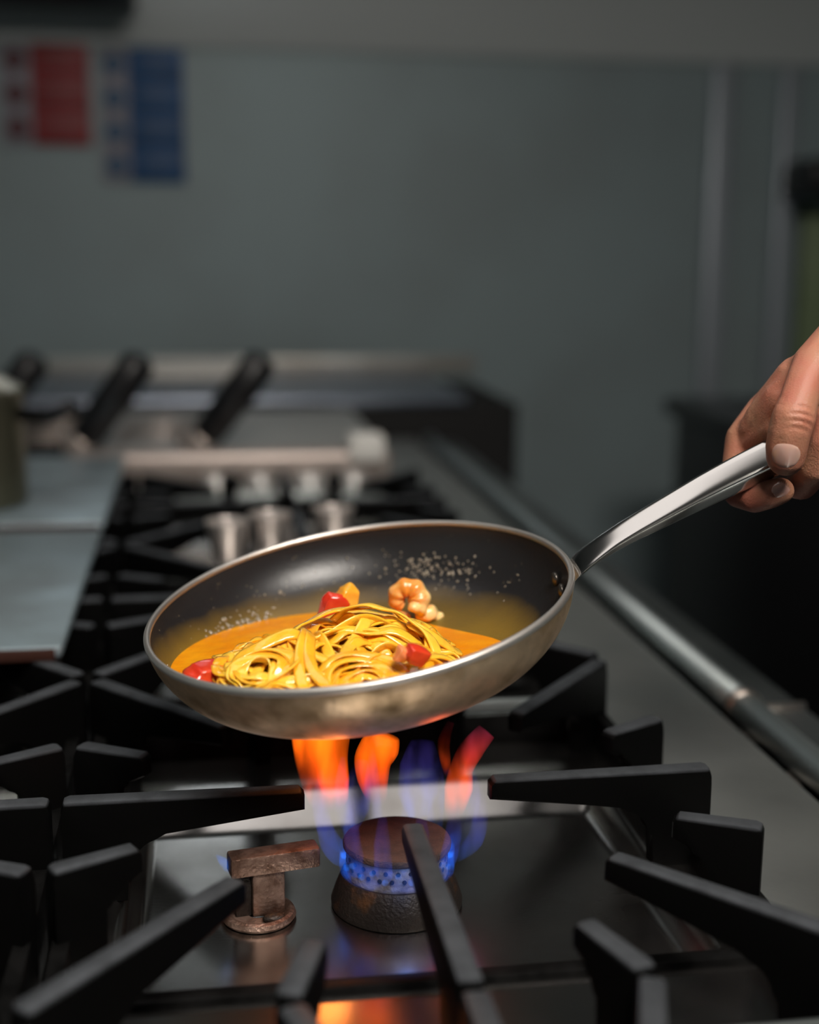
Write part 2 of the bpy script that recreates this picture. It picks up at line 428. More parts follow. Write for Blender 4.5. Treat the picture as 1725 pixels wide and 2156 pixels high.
# ------------------------------------------------------------------ burners
def make_burner(capm, ringm, basem, ports=True):
    b = empty('gas_burner', (0, 0, 0))
    lathe('base', [(0, .0005), (.0365, .0005), (.0368, .003), (.0345, .010), (.0315, .0175), (.030, .019), (.0, .019)], basem, b, 72)
    rg = lathe('port_ring', [(0, .019), (.0285, .019), (.0283, .0215), (.0278, .0225), (.0282, .032), (.028, .0335), (0, .0335)], ringm, b, 96)
    lathe('cap', [(0, .0335), (.0288, .0335), (.0300, .0345), (.0302, .0363), (.0294, .0378), (.026, .0386), (.012, .0389), (0, .039)], capm, b, 96)
    if ports:
        me = None
        for row, z in ((0, .0300), (1, .0254)):
            for k in range(26):
                a = 2 * PI * (k + .5 * row) / 26
                if me is None:
                    bm = bmesh.new(); bmesh.ops.create_cone(bm, cap_ends=True, segments=12, radius1=.00125, radius2=.00125, depth=.0016)
                    me = bpy.data.meshes.new('port'); bm.to_mesh(me); bm.free(); me.materials.append(M_VOID)
                o = bpy.data.objects.new('port', me); COL.objects.link(o); o.parent = rg
                o.location = (.0276 * math.cos(a), .0276 * math.sin(a), z)
                o.rotation_euler = (PI / 2, 0, a + PI / 2)
    return b
B0 = make_burner(M_CAP, M_RING, M_BASE); B0.location = (BX, BY, 0)
tag(B0, 'lit round gas burner with a brown rusty cap under the pan', 'burner', 'gas burners')
M_ALU = mat('pale_aluminium', (.72, .66, .62), .38, 1)
B1 = make_burner(M_ALU, M_ALU, M_BASE, False)
B1.location = (BX, BY + PY, 0); tag(B1, 'unlit pale burner behind the tilted pan', 'burner', 'gas burners')
for (c, r, lb) in ((0, 2, 'unlit pale burner in front of the fryer'), (-1, 0, 'unlit burner in the grate left of the flame'), (-1, 1, 'unlit burner below the near steel plate')):
    g = copytree(B1); g.location = (BX + c * PX, BY + r * PY, 0); tag(g, lb, 'burner', 'gas burners')

# pilot light
pb = onz(545, 1930, 0)
pl = empty('pilot_light', (pb.x, pb.y, 0), math.radians(10)); tag(pl, 'rusty t-shaped pilot light bracket left of the lit burner', 'pilot')
lathe('washer', [(.006, .0005), (.0195, .0005), (.0205, .002), (.0195, .0042), (.0175, .005), (.0155, .0042), (.014, .0025), (.006, .0025)], M_PILOT, pl, 48)
box('stem', -.004, .014, -.0045, .0045, .002, .030, M_PILOT, pl, bev=.0012)
box('side_tab', -.013, -.004, -.002, .005, .002, .028, M_BASE, pl, bev=.001)
box('top_plate', -.016, .0335, -.0065, .0065, .027, .0385, M_PILOT, pl, bev=.0015)
bm = bmesh.new(); bmesh.ops.create_icosphere(bm, subdivisions=2, radius=.003)
for v in bm.verts: v.co = Vector((v.co.x * 2.2 + .006, v.co.y * 1.2 - .011, v.co.z * .8 + .004))
frombm('screw_head', bm, M_BASE, pl)

# ================================================================== THE PAN
PC = Vector((.08464, .7121, .1693)); PN = Vector((-.16643, -.08805, .98211)).normalized()
PU = Vector((0, 1, 0)).cross(PN).normalized(); PW = PN.cross(PU)
PAN = empty('frying_pan'); mm = Matrix((PU, PW, PN)).transposed().to_4x4(); mm.translation = PC; PAN.matrix_world = mm
tag(PAN, 'tilted frying pan of worn aluminium held over the flame', 'pan')
RI, RF, DI = .1168, .068, .0405
def inner_d(r):
    if r <= RF: return DI
    t = min(1., (r - RF) / (RI - RF)); return DI * (1 - t ** 2.1) ** (1 / 1.75)
def outer_d(r, ro=.1195, rf=.070, d=.0445):
    if r <= rf: return d
    t = min(1., (r - rf) / (ro - rf)); return d * (1 - t ** 2.1) ** (1 / 1.75)

def pan_inside_material():
    M = bpy.data.materials.new('nonstick_coating'); M.use_nodes = True; nt = M.node_tree; L = nt.links
    b = nt.nodes['Principled BSDF']; tc = nt.nodes.new('ShaderNodeTexCoord')
    b.inputs['Roughness'].default_value = .34
    n = nt.nodes.new('ShaderNodeTexNoise'); n.inputs['Scale'].default_value = 22; n.inputs['Detail'].default_value = 6
    L.new(tc.outputs['Object'], n.inputs['Vector'])
    # oily golden film left by the sauce on the lower wall: grows towards the pan floor, ragged edge
    sep = nt.nodes.new('ShaderNodeSeparateXYZ'); L.new(tc.outputs['Object'], sep.inputs[0])
    ax = nt.nodes.new('ShaderNodeMath'); ax.operation = 'MULTIPLY_ADD'; ax.inputs[1].default_value = .112; L.new(sep.outputs['X'], ax.inputs[0])
    L.new(sep.outputs['Z'], ax.inputs[2])
    ay = nt.nodes.new('ShaderNodeMath'); ay.operation = 'MULTIPLY_ADD'; ay.inputs[1].default_value = .10; L.new(sep.outputs['Y'], ay.inputs[0]); L.new(ax.outputs[0], ay.inputs[2])
    nn = nt.nodes.new('ShaderNodeMath'); nn.operation = 'MULTIPLY_ADD'; nn.inputs[1].default_value = -.016; L.new(n.outputs['Fac'], nn.inputs[0]); L.new(ay.outputs[0], nn.inputs[2])
    r = nt.nodes.new('ShaderNodeMapRange'); r.inputs[1].default_value = -.0265; r.inputs[2].default_value = -.041
    L.new(nn.outputs[0], r.inputs[0])
    mx = nt.nodes.new('ShaderNodeMix'); mx.data_type = 'RGBA'; L.new(r.outputs[0], mx.inputs[0])
    mx.inputs[6].default_value = (.014, .0135, .0145, 1); mx.inputs[7].default_value = (.19, .115, .016, 1)
    # fine pale speckle of splashes
    v = nt.nodes.new('ShaderNodeTexVoronoi'); v.inputs['Scale'].default_value = 260; L.new(tc.outputs['Object'], v.inputs['Vector'])
    vr = nt.nodes.new('ShaderNodeMapRange'); vr.inputs[1].default_value = .16; vr.inputs[2].default_value = .08; L.new(v.outputs['Distance'], vr.inputs[0])
    n3 = nt.nodes.new('ShaderNodeTexNoise'); n3.inputs['Scale'].default_value = 60; L.new(tc.outputs['Object'], n3.inputs['Vector'])
    vr3 = nt.nodes.new('ShaderNodeMapRange'); vr3.inputs[1].default_value = .56; vr3.inputs[2].default_value = .66; L.new(n3.outputs['Fac'], vr3.inputs[0])
    ml = nt.nodes.new('ShaderNodeMath'); ml.operation = 'MULTIPLY'; L.new(vr.outputs[0], ml.inputs[0]); L.new(vr3.outputs[0], ml.inputs[1])
    mx2 = nt.nodes.new('ShaderNodeMix'); mx2.data_type = 'RGBA'; L.new(ml.outputs[0], mx2.inputs[0])
    L.new(mx.outputs[2], mx2.inputs[6]); mx2.inputs[7].default_value = (.16, .13, .08, 1)
    L.new(mx2.outputs[2], b.inputs['Base Color'])
    bp = nt.nodes.new('ShaderNodeBump'); bp.inputs['Strength'].default_value = .25; bp.inputs['Distance'].default_value = .0006
    n4 = nt.nodes.new('ShaderNodeTexNoise'); n4.inputs['Scale'].default_value = 500; L.new(tc.outputs['Object'], n4.inputs['Vector'])
    L.new(n4.outputs['Fac'], bp.inputs['Height']); L.new(bp.outputs[0], b.inputs['Normal'])
    return M
M_PIN = pan_inside_material()
M_POUT = mat('pan_aluminium', (.80, .61, .41), .48, 1, (.25, .17, .085), 46, 9, .42, .72, bump=.2, bscale=140, rvar=.12)
def arc(fn, r0, r1, n):
    # samples denser near the vertical rim
    out = []
    for i in range(n + 1):
        t = math.sin(PI / 2 * i / n); r = r0 + (r1 - r0) * t
        out.append((r, -fn(r)))
    return out
prof_in = [(0, -DI), (.03, -DI)] + arc(inner_d, RF, RI, 26)
prof_out = [(0, -.0445), (.03, -.0445)] + arc(outer_d, .070, .1195, 26)
prof_out[-1] = (.1195, -.0012)
lathe('inside_coating', prof_in, M_PIN, PAN, 128, ang=60)
lathe('shell', prof_out, M_POUT, PAN, 128, ang=60)
lathe('rim', [(.1165, -.0012), (.1166, .0008), (.1175, .0017), (.1190, .0016), (.1200, .0006), (.1201, -.0012), (.1195, -.0022), (.1165, -.0012)], M_RIM, PAN, 160, ang=80)
AZ = math.radians(-5)
DR = Vector((math.cos(AZ), math.sin(AZ), 0))
HP = [(.119, -.0075), (.1225, -.0045), (.130, .0005), (.145, .0080), (.160, .0140), (.180, .0212), (.200, .0283), (.220, .0350), (.240, .0412), (.262, .0475), (.285, .053), (.305, .056), (.312, .0565)]
HR = [(.0135, .0032), (.0132, .0034), (.0122, .0042), (.0106, .0052), (.0100, .0062), (.0100, .0074), (.0104, .0086), (.0110, .0094), (.0115, .0100), (.0118, .0100), (.0112, .0092), (.0085, .0065), (.003, .0025)]
pts = catmull([DR * L + Vector((0, 0, h)) for L, h in HP], 6); rr = lerpl(HR, 6)
HSEC = rounded([(-1, -.25), (-.80, .72), (-.40, 1.0), (.80, .22), (.98, -.02), (.52, -.92), (.05, -1.0), (-.55, -1.0)], 6, .30)
secs = []
for i, p in enumerate(pts):
    t = (pts[min(i + 1, len(pts) - 1)] - pts[max(i - 1, 0)]).normalized(); a, b = rr[i]
    secs.append((p, t, [(x * a, y * b) for x, y in HSEC]))
v, f = loft(secs)
pyd('handle', v, f, M_CHROME, PAN)
for q in (-1, 0, 1):
    bm = bmesh.new(); bmesh.ops.create_icosphere(bm, subdivisions=3, radius=.0042)
    a = AZ + q * .085; rad = .1128 - .0006 * abs(q)
    for vv in bm.verts:
        vv.co = Vector((vv.co.x * .55, vv.co.y, vv.co.z))
    bmesh.ops.rotate(bm, verts=bm.verts, cent=(0, 0, 0), matrix=Matrix.Rotation(a, 3, 'Z'))
    zz = -.013 if q else -.020
    bmesh.ops.translate(bm, verts=bm.verts, vec=(rad * math.cos(a), rad * math.sin(a), zz))
    frombm('rivet', bm, mat('rivet_metal', (.10, .09, .08), .3, .8) if q == -1 else bpy.data.materials['rivet_metal'], PAN)

# ------------------------------------------------------------------ sauce
LEVEL = .1375
KX, KY = .112, .090          # the sauce is still running back while the pan is tilted
def w2l(p): d = Vector(p) - PC; return Vector((d.dot(PU), d.dot(PW), d.dot(PN)))
def l2w(p): return PC + PU * p[0] + PW * p[1] + PN * p[2]
def level_local(x, y): return (LEVEL - PC.z) / PN.z - KX * x - KY * y
sv, sf = [], []
sx, sy = -.045, -.02
nA, nR = 120, 26
sv.append(l2w((sx, sy, level_local(sx, sy))))
for i in range(nA):
    a = 2 * PI * i / nA; lo, hi = 0., .2
    for _ in range(40):
        mid = (lo + hi) / 2; x, y = sx + mid * math.cos(a), sy + mid * math.sin(a); r = math.hypot(x, y)
        if r < RI - .0005 and level_local(x, y) > -inner_d(r) + .0002: lo = mid
        else: hi = mid
    for k in range(1, nR + 1):
        q = lo * k / nR; x, y = sx + q * math.cos(a), sy + q * math.sin(a)
        wob = .0005 * math.sin(x * 230 + 2 * math.sin(y * 170)) * math.sin(y * 260 + x * 90) * (1 - (k / nR) ** 3)
        sv.append(l2w((x, y, level_local(x, y) + wob)))
for i in range(nA):
    j = (i + 1) % nA
    sf.append((0, 1 + i * nR, 1 + j * nR))
    for k in range(nR - 1): sf.append((1 + i * nR + k, 1 + i * nR + k + 1, 1 + j * nR + k + 1, 1 + j * nR + k))
M_SAUCE = mat('butter_sauce', (.78, .25, .003), .10, 0, (.86, .34, .006), 45, 3, spec=.35, bump=.2, bscale=160)
tag(pyd('sauce', sv, sf, M_SAUCE), 'glossy orange butter sauce pooled in the tilted pan', 'sauce')

# ------------------------------------------------------------------ tagliatelle
def noodle_mat(i):
    c = [(.92, .52, .034), (.93, .58, .060), (.88, .46, .024)][i]
    return mat('egg_pasta_%d' % i, c, .20, 0, (c[0] * .97, c[1] * .82, c[2] * .6), 60, 3, coat=.95, sss=.3, sssr=(1, .6, .15), bump=.30, bscale=330)
NM = [noodle_mat(i) for i in range(3)]
HC = onz(705, 1374, .150)
def heap_h(x, y):
    """height of the noodle heap above the sauce level at world offset from the heap centre"""
    e = 0
    for (cx, cy, rx, ry, h) in ((.004, .002, .062, .050, .0165), (.020, .026, .040, .030, .0105), (-.038, -.014, .036, .032, .006), (.036, -.004, .032, .03, .005)):
        q = ((x - cx) / rx) ** 2 + ((y - cy) / ry) ** 2
        e += h * math.exp(-q * 1.1)
    return e
def in_heap(x, y): return (x / .071) ** 2 + (y / .052) ** 2
HEAP = empty('tagliatelle', (HC.x, HC.y, LEVEL)); tag(HEAP, 'heap of glossy yellow tagliatelle tangled in the pan', 'pasta')
def clampheap(x, y):
    q = math.sqrt(in_heap(x, y))
    if q > 1: x, y = x / q, y / q
    # keep inside the pan wall
    l = w2l((HC.x + x, HC.y + y, LEVEL)); r = math.hypot(l.x, l.y)
    if r > .104: k = .104 / r; p = l2w((l.x * k, l.y * k, l.z)); x, y = p.x - HC.x, p.y - HC.y
    return x, y
def ribbon(path, width, thick, roll):
    """strand with a rounded flat cross-section; roll(t) = lean of the flat side"""
    v, f = [], []; N = len(path); K = 8
    prof = [(math.copysign(abs(math.cos(a)) ** .55, math.cos(a)) * width / 2, math.copysign(abs(math.sin(a)) ** .8, math.sin(a)) * thick / 2) for a in [2 * PI * (k + .5) / K for k in range(K)]]
    for i, p in enumerate(path):
        t = (path[min(i + 1, N - 1)] - path[max(i - 1, 0)]).normalized()
        s = t.cross(Vector((0, 0, 1)))
        if s.length < 1e-3: s = Vector((1, 0, 0))
        s.normalize(); u = s.cross(t); a = roll(i / (N - 1)); c, q = math.cos(a), math.sin(a)
        S2 = s * c + u * q; U2 = u * c - s * q
        for (x, y) in prof: v.append(p + S2 * x + U2 * y)
    for i in range(N - 1):
        for k in range(K):
            j = (k + 1) % K; f.append((i * K + k, i * K + j, (i + 1) * K + j, (i + 1) * K + k))
    f.append(tuple(range(K))[::-1]); f.append(tuple((N - 1) * K + j for j in range(K)))
    return v, f
def strand(path2, layer, lift_amp=.002):
    ph = rnd.uniform(0, 6); fr = rnd.uniform(1.5, 4)
    n = len(path2); path = []
    for i, (x, y) in enumerate(path2):
        x, y = clampheap(x, y); t = i / (n - 1)
        q = in_heap(x, y)
        z = heap_h(x, y) * layer + lift_amp * math.sin(ph + t * fr * 2 * PI) - .0035 * max(0, q - .75) / .25 + .0012
        if t < .1: z -= (.1 - t) * .05
        if t > .9: z -= (t - .9) * .05
        path.append(Vector((x, y, z)))
    for _ in range(2):
        path = [path[0]] + [(path[i - 1] + path[i] * 2 + path[i + 1]) / 4 for i in range(1, n - 1)] + [path[-1]]
    r0 = rnd.uniform(-.5, .5); r1 = rnd.uniform(-.8, .8); rf = rnd.uniform(.6, 1.6)
    v, f = ribbon(path, rnd.uniform(.0056, .0074), rnd.uniform(.0014, .0019), lambda t: r0 + r1 * math.sin(rf * 2 * PI * t + ph))
    pyd('noodle', v, f, NM[rnd.choice((0, 0, 1, 1, 2))], HEAP)
# lower layers: long loose curves
for k in range(92):
    layer = .25 + .75 * (k / 92) ** .7
    rr0 = math.sqrt(rnd.random()); a0 = rnd.uniform(0, 2 * PI)
    x, y = .066 * rr0 * math.cos(a0), .048 * rr0 * math.sin(a0)
    th = rnd.gauss(0.25, .75) + (PI if rnd.random() < .5 else 0)
    n = rnd.randint(34, 60); kap = rnd.gauss(0, 12); P2 = []
    ls = .0024
    for i in range(n):
        P2.append((x, y)); kap += rnd.gauss(0, 5.5); kap *= .97
        q = in_heap(x, y)
        if q > .8:      # turn back towards the heap
            want = math.atan2(-y, -x); dlt = (want - th + PI) % (2 * PI) - PI; th += .22 * dlt
        th += kap * ls; x += ls * math.cos(th); y += ls * math.sin(th)
    strand(P2, layer)
# coiled nests lying on top
def nest(cx, cy, r0, r1, turns, a0, layer, sq=.7):
    n = int(34 * turns); P2 = []
    for i in range(n):
        t = i / (n - 1); r = r0 + (r1 - r0) * t; a = a0 + turns * 2 * PI * t
        P2.append((cx + r * math.cos(a), cy + sq * r * math.sin(a)))
    strand(P2, layer, .0008)
nw = onz(775, 1385, .160); nxx, nyy = nw.x - HC.x, nw.y - HC.y
for q in range(5): nest(nxx + rnd.gauss(0, .001), nyy + rnd.gauss(0, .001), .006 + .004 * q, .008 + .0042 * q, rnd.uniform(.7, 1.1), rnd.uniform(3.2, 5), 1.12 + .02 * q, .8)
nw = onz(545, 1405, .152); nxx, nyy = nw.x - HC.x, nw.y - HC.y
for q in range(3): nest(nxx, nyy, .007 + .005 * q, .010 + .005 * q, .85, rnd.uniform(0, 6), 1.15, .75)
nw = onz(915, 1330, .155); nxx, nyy = nw.x - HC.x, nw.y - HC.y
for q in range(3): nest(nxx, nyy, .005 + .004 * q, .007 + .004 * q, .9, rnd.uniform(0, 6), 1.15, .8)
# a few long strands draped diagonally across the front, as in the picture
for (pa, pb2, bend) in (((640, 1300), (940, 1320), .01), ((600, 1340), (860, 1310), .012), ((640, 1335), (690, 1445), -.006), ((480, 1400), (640, 1345), .012), ((520, 1430), (720, 1440), -.004), ((700, 1310), (930, 1350), .010), ((860, 1385), (1010, 1345), .006), ((650, 1345), (800, 1430), -.012), ((465, 1430), (600, 1452), .003)):
    A = onz(pa[0], pa[1], .158) - HC; Bq = onz(pb2[0], pb2[1], .158) - HC; n = 36; P2 = []
    nrm = Vector((-(Bq - A).y, (Bq - A).x, 0)).normalized()
    for i in range(n):
        t = i / (n - 1); p = A.lerp(Bq, t) + nrm * (bend * math.sin(PI * t) + .002 * math.sin(7 * t + bend * 900)); P2.append((p.x, p.y))
    strand(P2, 1.22, .0006)

# ------------------------------------------------------------------ prawn, peppers, tomatoes in the pan
M_PRAWN = mat('cooked_prawn', (.80, .30, .045), .30, 0, (.92, .62, .26), 70, 4, .42, .6, coat=.4, sss=.4, sssr=(1, .4, .15), bump=.3, bscale=240)
pw = onz(857, 1293, LEVEL + .007)
pr = empty('prawn', pw); tag(pr, 'curled orange cooked prawn standing up on the pasta', 'prawn')
v, f = [], []
N = 40; cp = []; cr = []
for i in range(N):
    t = i / (N - 1); a = math.radians(-60) + math.radians(300) * t
    rad = .0068 - .0010 * t
    cp.append(Vector((rad * math.cos(a) * 1.05, -.003 + .006 * t, .010 + rad * math.sin(a))))
    cr.append((.0074 - .0030 * t) * (1 + .10 * math.sin(t * 6 * 2 * PI)) * (1 if t > .05 else .8))
v, f = tube(cp, cr, 14, up=Vector((0, 1, 0)))
pyd('body', v, f, M_PRAWN, pr)
bm = bmesh.new()
for (dx, dy, dz, s) in ((.012, 0, .0, .0065), (.017, .002, -.003, .005), (.004, -.006, .006, .0045), (-.004, .0, -.003, .006)):
    mtx = Matrix.Translation((dx, dy, dz)) @ Matrix.Diagonal((s * 1.1, s, s * .85, 1)); bmesh.ops.create_icosphere(bm, subdivisions=3, radius=1, matrix=mtx)
for vv in bm.verts: vv.co += Vector((math.sin(vv.co.y * 900), math.sin(vv.co.z * 800), math.sin(vv.co.x * 900))) * .0005
frombm('tail_meat', bm, M_PRAWN, pr)

M_TOM = mat('tomato_skin', (.62, .030, .012), .22, 0, (.72, .07, .018), 50, 3, coat=.5, sss=.2, sssr=(1, .2, .1), bump=.15, bscale=200)
M_PEP = mat('orange_flesh', (.88, .36, .018), .25, 0, (.90, .48, .06), 60, 3, coat=.4, sss=.3, sssr=(1, .5, .1))
def chunk(name, loc, dims, rot, mt, seed, bumpy=.10, parent=None):
    rg = random.Random(seed); bm = bmesh.new(); bmesh.ops.create_cube(bm, size=2)
    bmesh.ops.subdivide_edges(bm, edges=bm.edges, cuts=7, use_grid_fill=True)
    ph = [rg.uniform(0, 6) for _ in range(6)]
    for vv in bm.verts:
        c = vv.co; n = c.normalized(); p = n * .5 + c / max(abs(c.x), abs(c.y), abs(c.z)) * .42
        p *= 1 + bumpy * (math.sin(3 * n.x + ph[0]) * math.sin(2.5 * n.y + ph[1]) + .6 * math.sin(5 * n.z + ph[2] + 2 * n.x))
        p.x *= 1 + .25 * p.z * (1 if seed % 2 else -1)
        vv.co = Vector((p.x * dims[0], p.y * dims[1], p.z * dims[2]))
    o = frombm(name, bm, mt, parent); o.location = loc; o.rotation_euler = rot; return o
tp = onz(716, 1290, LEVEL + .012)
tt = empty('tomato_wedge', tp); tag(tt, 'upright tomato wedge with red skin and orange flesh behind the pasta', 'tomato')
chunk('skin', (-.0050, -.0030, .003), (.0078, .0058, .0110), (.1, .55, .2), M_TOM, 3, parent=tt)
chunk('flesh', (.0035, .001, .0055), (.0075, .0070, .0120), (.1, .25, .3), M_PEP, 4, parent=tt)
tp = onz(872, 1380, .1595)
tt = empty('tomato_piece', tp); tag(tt, 'small red tomato piece among the noodles right of centre', 'tomato')
chunk('skin', (.001, 0, .0), (.0064, .0056, .0054), (.2, .35, .3), M_TOM, 7, .05, parent=tt)
chunk('flesh', (-.0066, .001, .0008), (.0028, .0042, .0046), (.2, .3, .3), mat('tomato_flesh', (.85, .28, .10), .25, coat=.4, sss=.2), 8, parent=tt)
tp = onz(440, 1416, LEVEL + .006)
tt = empty('tomato_slice', tp); tag(tt, 'soft red tomato slice in the sauce at the left rim', 'tomato')
chunk('skin', (0, 0, 0), (.0140, .0090, .0052), (.15, .1, .5), M_TOM, 12, parent=tt)
chunk('flesh', (.0105, .009, .0), (.0095, .0055, .0036), (0, 0, .7), mat('tomato_pulp', (.78, .16, .02), .25, coat=.4, sss=.2), 11, parent=tt)

# oil droplets on the back wall of the pan: nobody could count them
dv, df = [], []
def droplet(az, dep, s):
    # point on the inner wall at depth dep below the rim
    lo, hi = RF, RI
    for _ in range(30):
        mid = (lo + hi) / 2
        if inner_d(mid) > dep: lo = mid
        else: hi = mid
    r = lo; e = .0006
    dd = (inner_d(r + e) - inner_d(r - e)) / (2 * e); n = Vector((-1, 0, 0)) if abs(dd) > 50 else Vector((dd, 0, 1)).normalized()
    p = Vector((r * math.cos(az), r * math.sin(az), -dep)); nn = Vector((n.x * math.cos(az), n.x * math.sin(az), n.z))
    q = nn.to_track_quat('Z', 'Y').to_matrix().to_4x4()
    M4 = Matrix.Translation(p) @ q @ Matrix.Diagonal((s, s * rnd.uniform(.8, 1.3), s * .55, 1))
    b0 = len(dv); dv.extend(M4 @ q for q in ICO1[0]); df.extend([i_ + b0 for i_ in ff] for ff in ICO1[1])
for k in range(420):
    c = rnd.random()
    if c < .45: az, dep, s = rnd.gauss(math.radians(142), .2), rnd.gauss(.0325, .0028), rnd.uniform(.0006, .0018)
    elif c < .75: az, dep, s = rnd.gauss(math.radians(58), .16), rnd.gauss(.0255, .0035), rnd.uniform(.0004, .0012)
    else: az, dep, s = rnd.uniform(math.radians(20), math.radians(200)), rnd.uniform(.016, .036), rnd.uniform(.0003, .0008)
    droplet(az, max(.006, min(.0400, dep)), s)
M_DROP = mat('oil_droplet', (.26, .22, .16), .07, 0, coat=1.0, spec=.9)
dr = pyd('oil_droplets', dv, df, M_DROP); dr.matrix_world = mm
tag(dr, 'shiny oil droplets spattered on the dark back wall of the pan', 'oil', kind='stuff')

# ================================================================== THE FLAME
def flame_material(name, cols, strength, nscale, stretch, lo, hi, obj_h, fade0=-.2, fade1=-.1):
    """emission-only volume: colour by height in the tongue, brightness broken up by streaky noise"""
    M = bpy.data.materials.new(name); M.use_nodes = True; nt = M.node_tree; L = nt.links
    for n in list(nt.nodes): nt.nodes.remove(n)
    out = nt.nodes.new('ShaderNodeOutputMaterial'); em = nt.nodes.new('ShaderNodeEmission'); L.new(em.outputs[0], out.inputs['Volume'])
    tc = nt.nodes.new('ShaderNodeTexCoord'); sep = nt.nodes.new('ShaderNodeSeparateXYZ'); L.new(tc.outputs['Generated'], sep.inputs[0])
    cr = nt.nodes.new('ShaderNodeValToRGB'); els = cr.color_ramp.elements
    while len(els) < len(cols): els.new(.5)
    for e, (p, c) in zip(els, cols): e.position = p; e.color = (c[0], c[1], c[2], 1)
    mp = nt.nodes.new('ShaderNodeMapping'); mp.inputs['Scale'].default_value = stretch; L.new(tc.outputs['Object'], mp.inputs[0])
    n = nt.nodes.new('ShaderNodeTexNoise'); n.inputs['Scale'].default_value = nscale; n.inputs['Detail'].default_value = 2
    L.new(mp.outputs[0], n.inputs['Vector'])
    ad = nt.nodes.new('ShaderNodeMath'); ad.operation = 'MULTIPLY_ADD'; ad.inputs[1].default_value = .35; L.new(n.outputs['Fac'], ad.inputs[0])
    sb = nt.nodes.new('ShaderNodeMath'); sb.operation = 'SUBTRACT'; sb.inputs[1].default_value = .17; L.new(sep.outputs['Z'], sb.inputs[0]); L.new(sb.outputs[0], ad.inputs[2])
    L.new(ad.outputs[0], cr.inputs[0]); L.new(cr.outputs[0], em.inputs['Color'])
    r = nt.nodes.new('ShaderNodeMapRange'); r.inputs[1].default_value = lo; r.inputs[2].default_value = hi; r.inputs[3].default_value = .05; r.inputs[4].default_value = 1
    L.new(n.outputs['Fac'], r.inputs[0])
    ml = nt.nodes.new('ShaderNodeMath'); ml.operation = 'MULTIPLY'; ml.inputs[1].default_value = strength; L.new(r.outputs[0], ml.inputs[0])
    fd = nt.nodes.new('ShaderNodeMapRange'); fd.interpolation_type = 'SMOOTHSTEP'; fd.inputs[1].default_value = fade0; fd.inputs[2].default_value = fade1; L.new(sep.outputs['Z'], fd.inputs[0])
    m2 = nt.nodes.new('ShaderNodeMath'); m2.operation = 'MULTIPLY'; L.new(ml.outputs[0], m2.inputs[0]); L.new(fd.outputs[0], m2.inputs[1])
    L.new(m2.outputs[0], em.inputs['Strength'])
    return M
M_FO = flame_material('orange_flame', [(0, (.10, .05, .5)), (.16, (.5, .05, .10)), (.34, (1, .07, .004)), (.62, (1, .11, .004)), (1, (1, .145, .005))], 130, 75, (1, 1, .3), .34, .56, 1, 0, .4)
M_FR = flame_material('red_flame', [(0, (.12, .06, .5)), (.2, (.9, .07, .01)), (.5, (1, .09, .005)), (.72, (.6, .03, .02)), (1, (.22, .02, .06))], 85, 80, (1, 1, .3), .38, .6, 1, 0, .35)
M_FB = flame_material('blue_flame', [(0, (.03, .22, 1)), (.3, (.06, .12, .9)), (.7, (.10, .07, .5)), (1, (.05, .03, .25))], 24, 110, (1, 1, .3), .36, .62, 1)
M_FC = flame_material('blue_core', [(0, (.02, .25, 1)), (1, (.02, .20, 1))], 70, 160, (1, 1, 1), .3, .6, 1)
FL = empty('gas_flame', (BX, BY, .019)); tag(FL, 'orange and blue gas flame rising from the burner to the pan', 'flame')
FO = Vector(FL.location)
def tongue(name, P, R, mt, sq=.8):
    P3 = catmull([p - FO for p in P], 5); R3 = lerpl(R, 5)
    v, f = tube(P3, [(r, r * sq) for r in R3], 16, up=Vector((0, 1, 0)))
    return pyd(name, v, f, mt, FL)
def T(px, py, dy=0): return ony(px, py, BY - .012 + dy)
def pxr(n): return n * .735 / FPX
tongue('orange_tongue', [T(697, 1712), T(694, 1690), T(686, 1650), T(678, 1605), T(676, 1570), T(676, 1545)], [pxr(a) for a in (14, 40, 50, 54, 58, 62)], M_FO, .6)
tongue('orange_tongue', [T(800, 1700), T(795, 1680), T(786, 1640), T(786, 1600), T(800, 1572), T(808, 1548)], [pxr(a) for a in (7, 22, 33, 40, 42, 34)], M_FO, .7)
tongue('red_tongue', [T(950, 1730, .02), T(958, 1700, .02), T(966, 1660, .02), T(972, 1620, .02), T(992, 1580, .02), T(1025, 1540, .02)], [pxr(a) for a in (12, 24, 32, 26, 28, 22)], M_FR, .7)
tongue('red_tongue', [T(945, 1640, .03), T(938, 1600, .03), T(935, 1560, .03), T(950, 1520, .03)], [pxr(a) for a in (6, 12, 14, 8)], M_FR, .8)
# faint blue sheets rising from the ports
for k in range(12):
    a = 2 * PI * k / 12 + .2
    d = Vector((math.cos(a), math.sin(a), 0)); j = rnd.uniform(.85, 1.15)
    P = [Vector((BX, BY, .028)) + d * .029, Vector((BX, BY, .031)) + d * .034, Vector((BX, BY, .040)) + d * .039 * j, Vector((BX, BY, .056)) + d * .042 * j, Vector((BX, BY, .075)) + d * .041 * j]
    tongue('blue_jet', P, [.002, .0040, .0050, .0045, .0012], M_FB, .8)
tongue('blue_sheet', [T(735, 1745), T(745, 1700), T(755, 1650), T(762, 1600)], [pxr(a) for a in (18, 34, 28, 12)], M_FB, .6)
tongue('blue_sheet', [T(880, 1720, .03), T(880, 1670, .03), T(885, 1610, .03), T(890, 1560, .03)], [pxr(a) for a in (20, 45, 45, 25)], M_FB, .5)
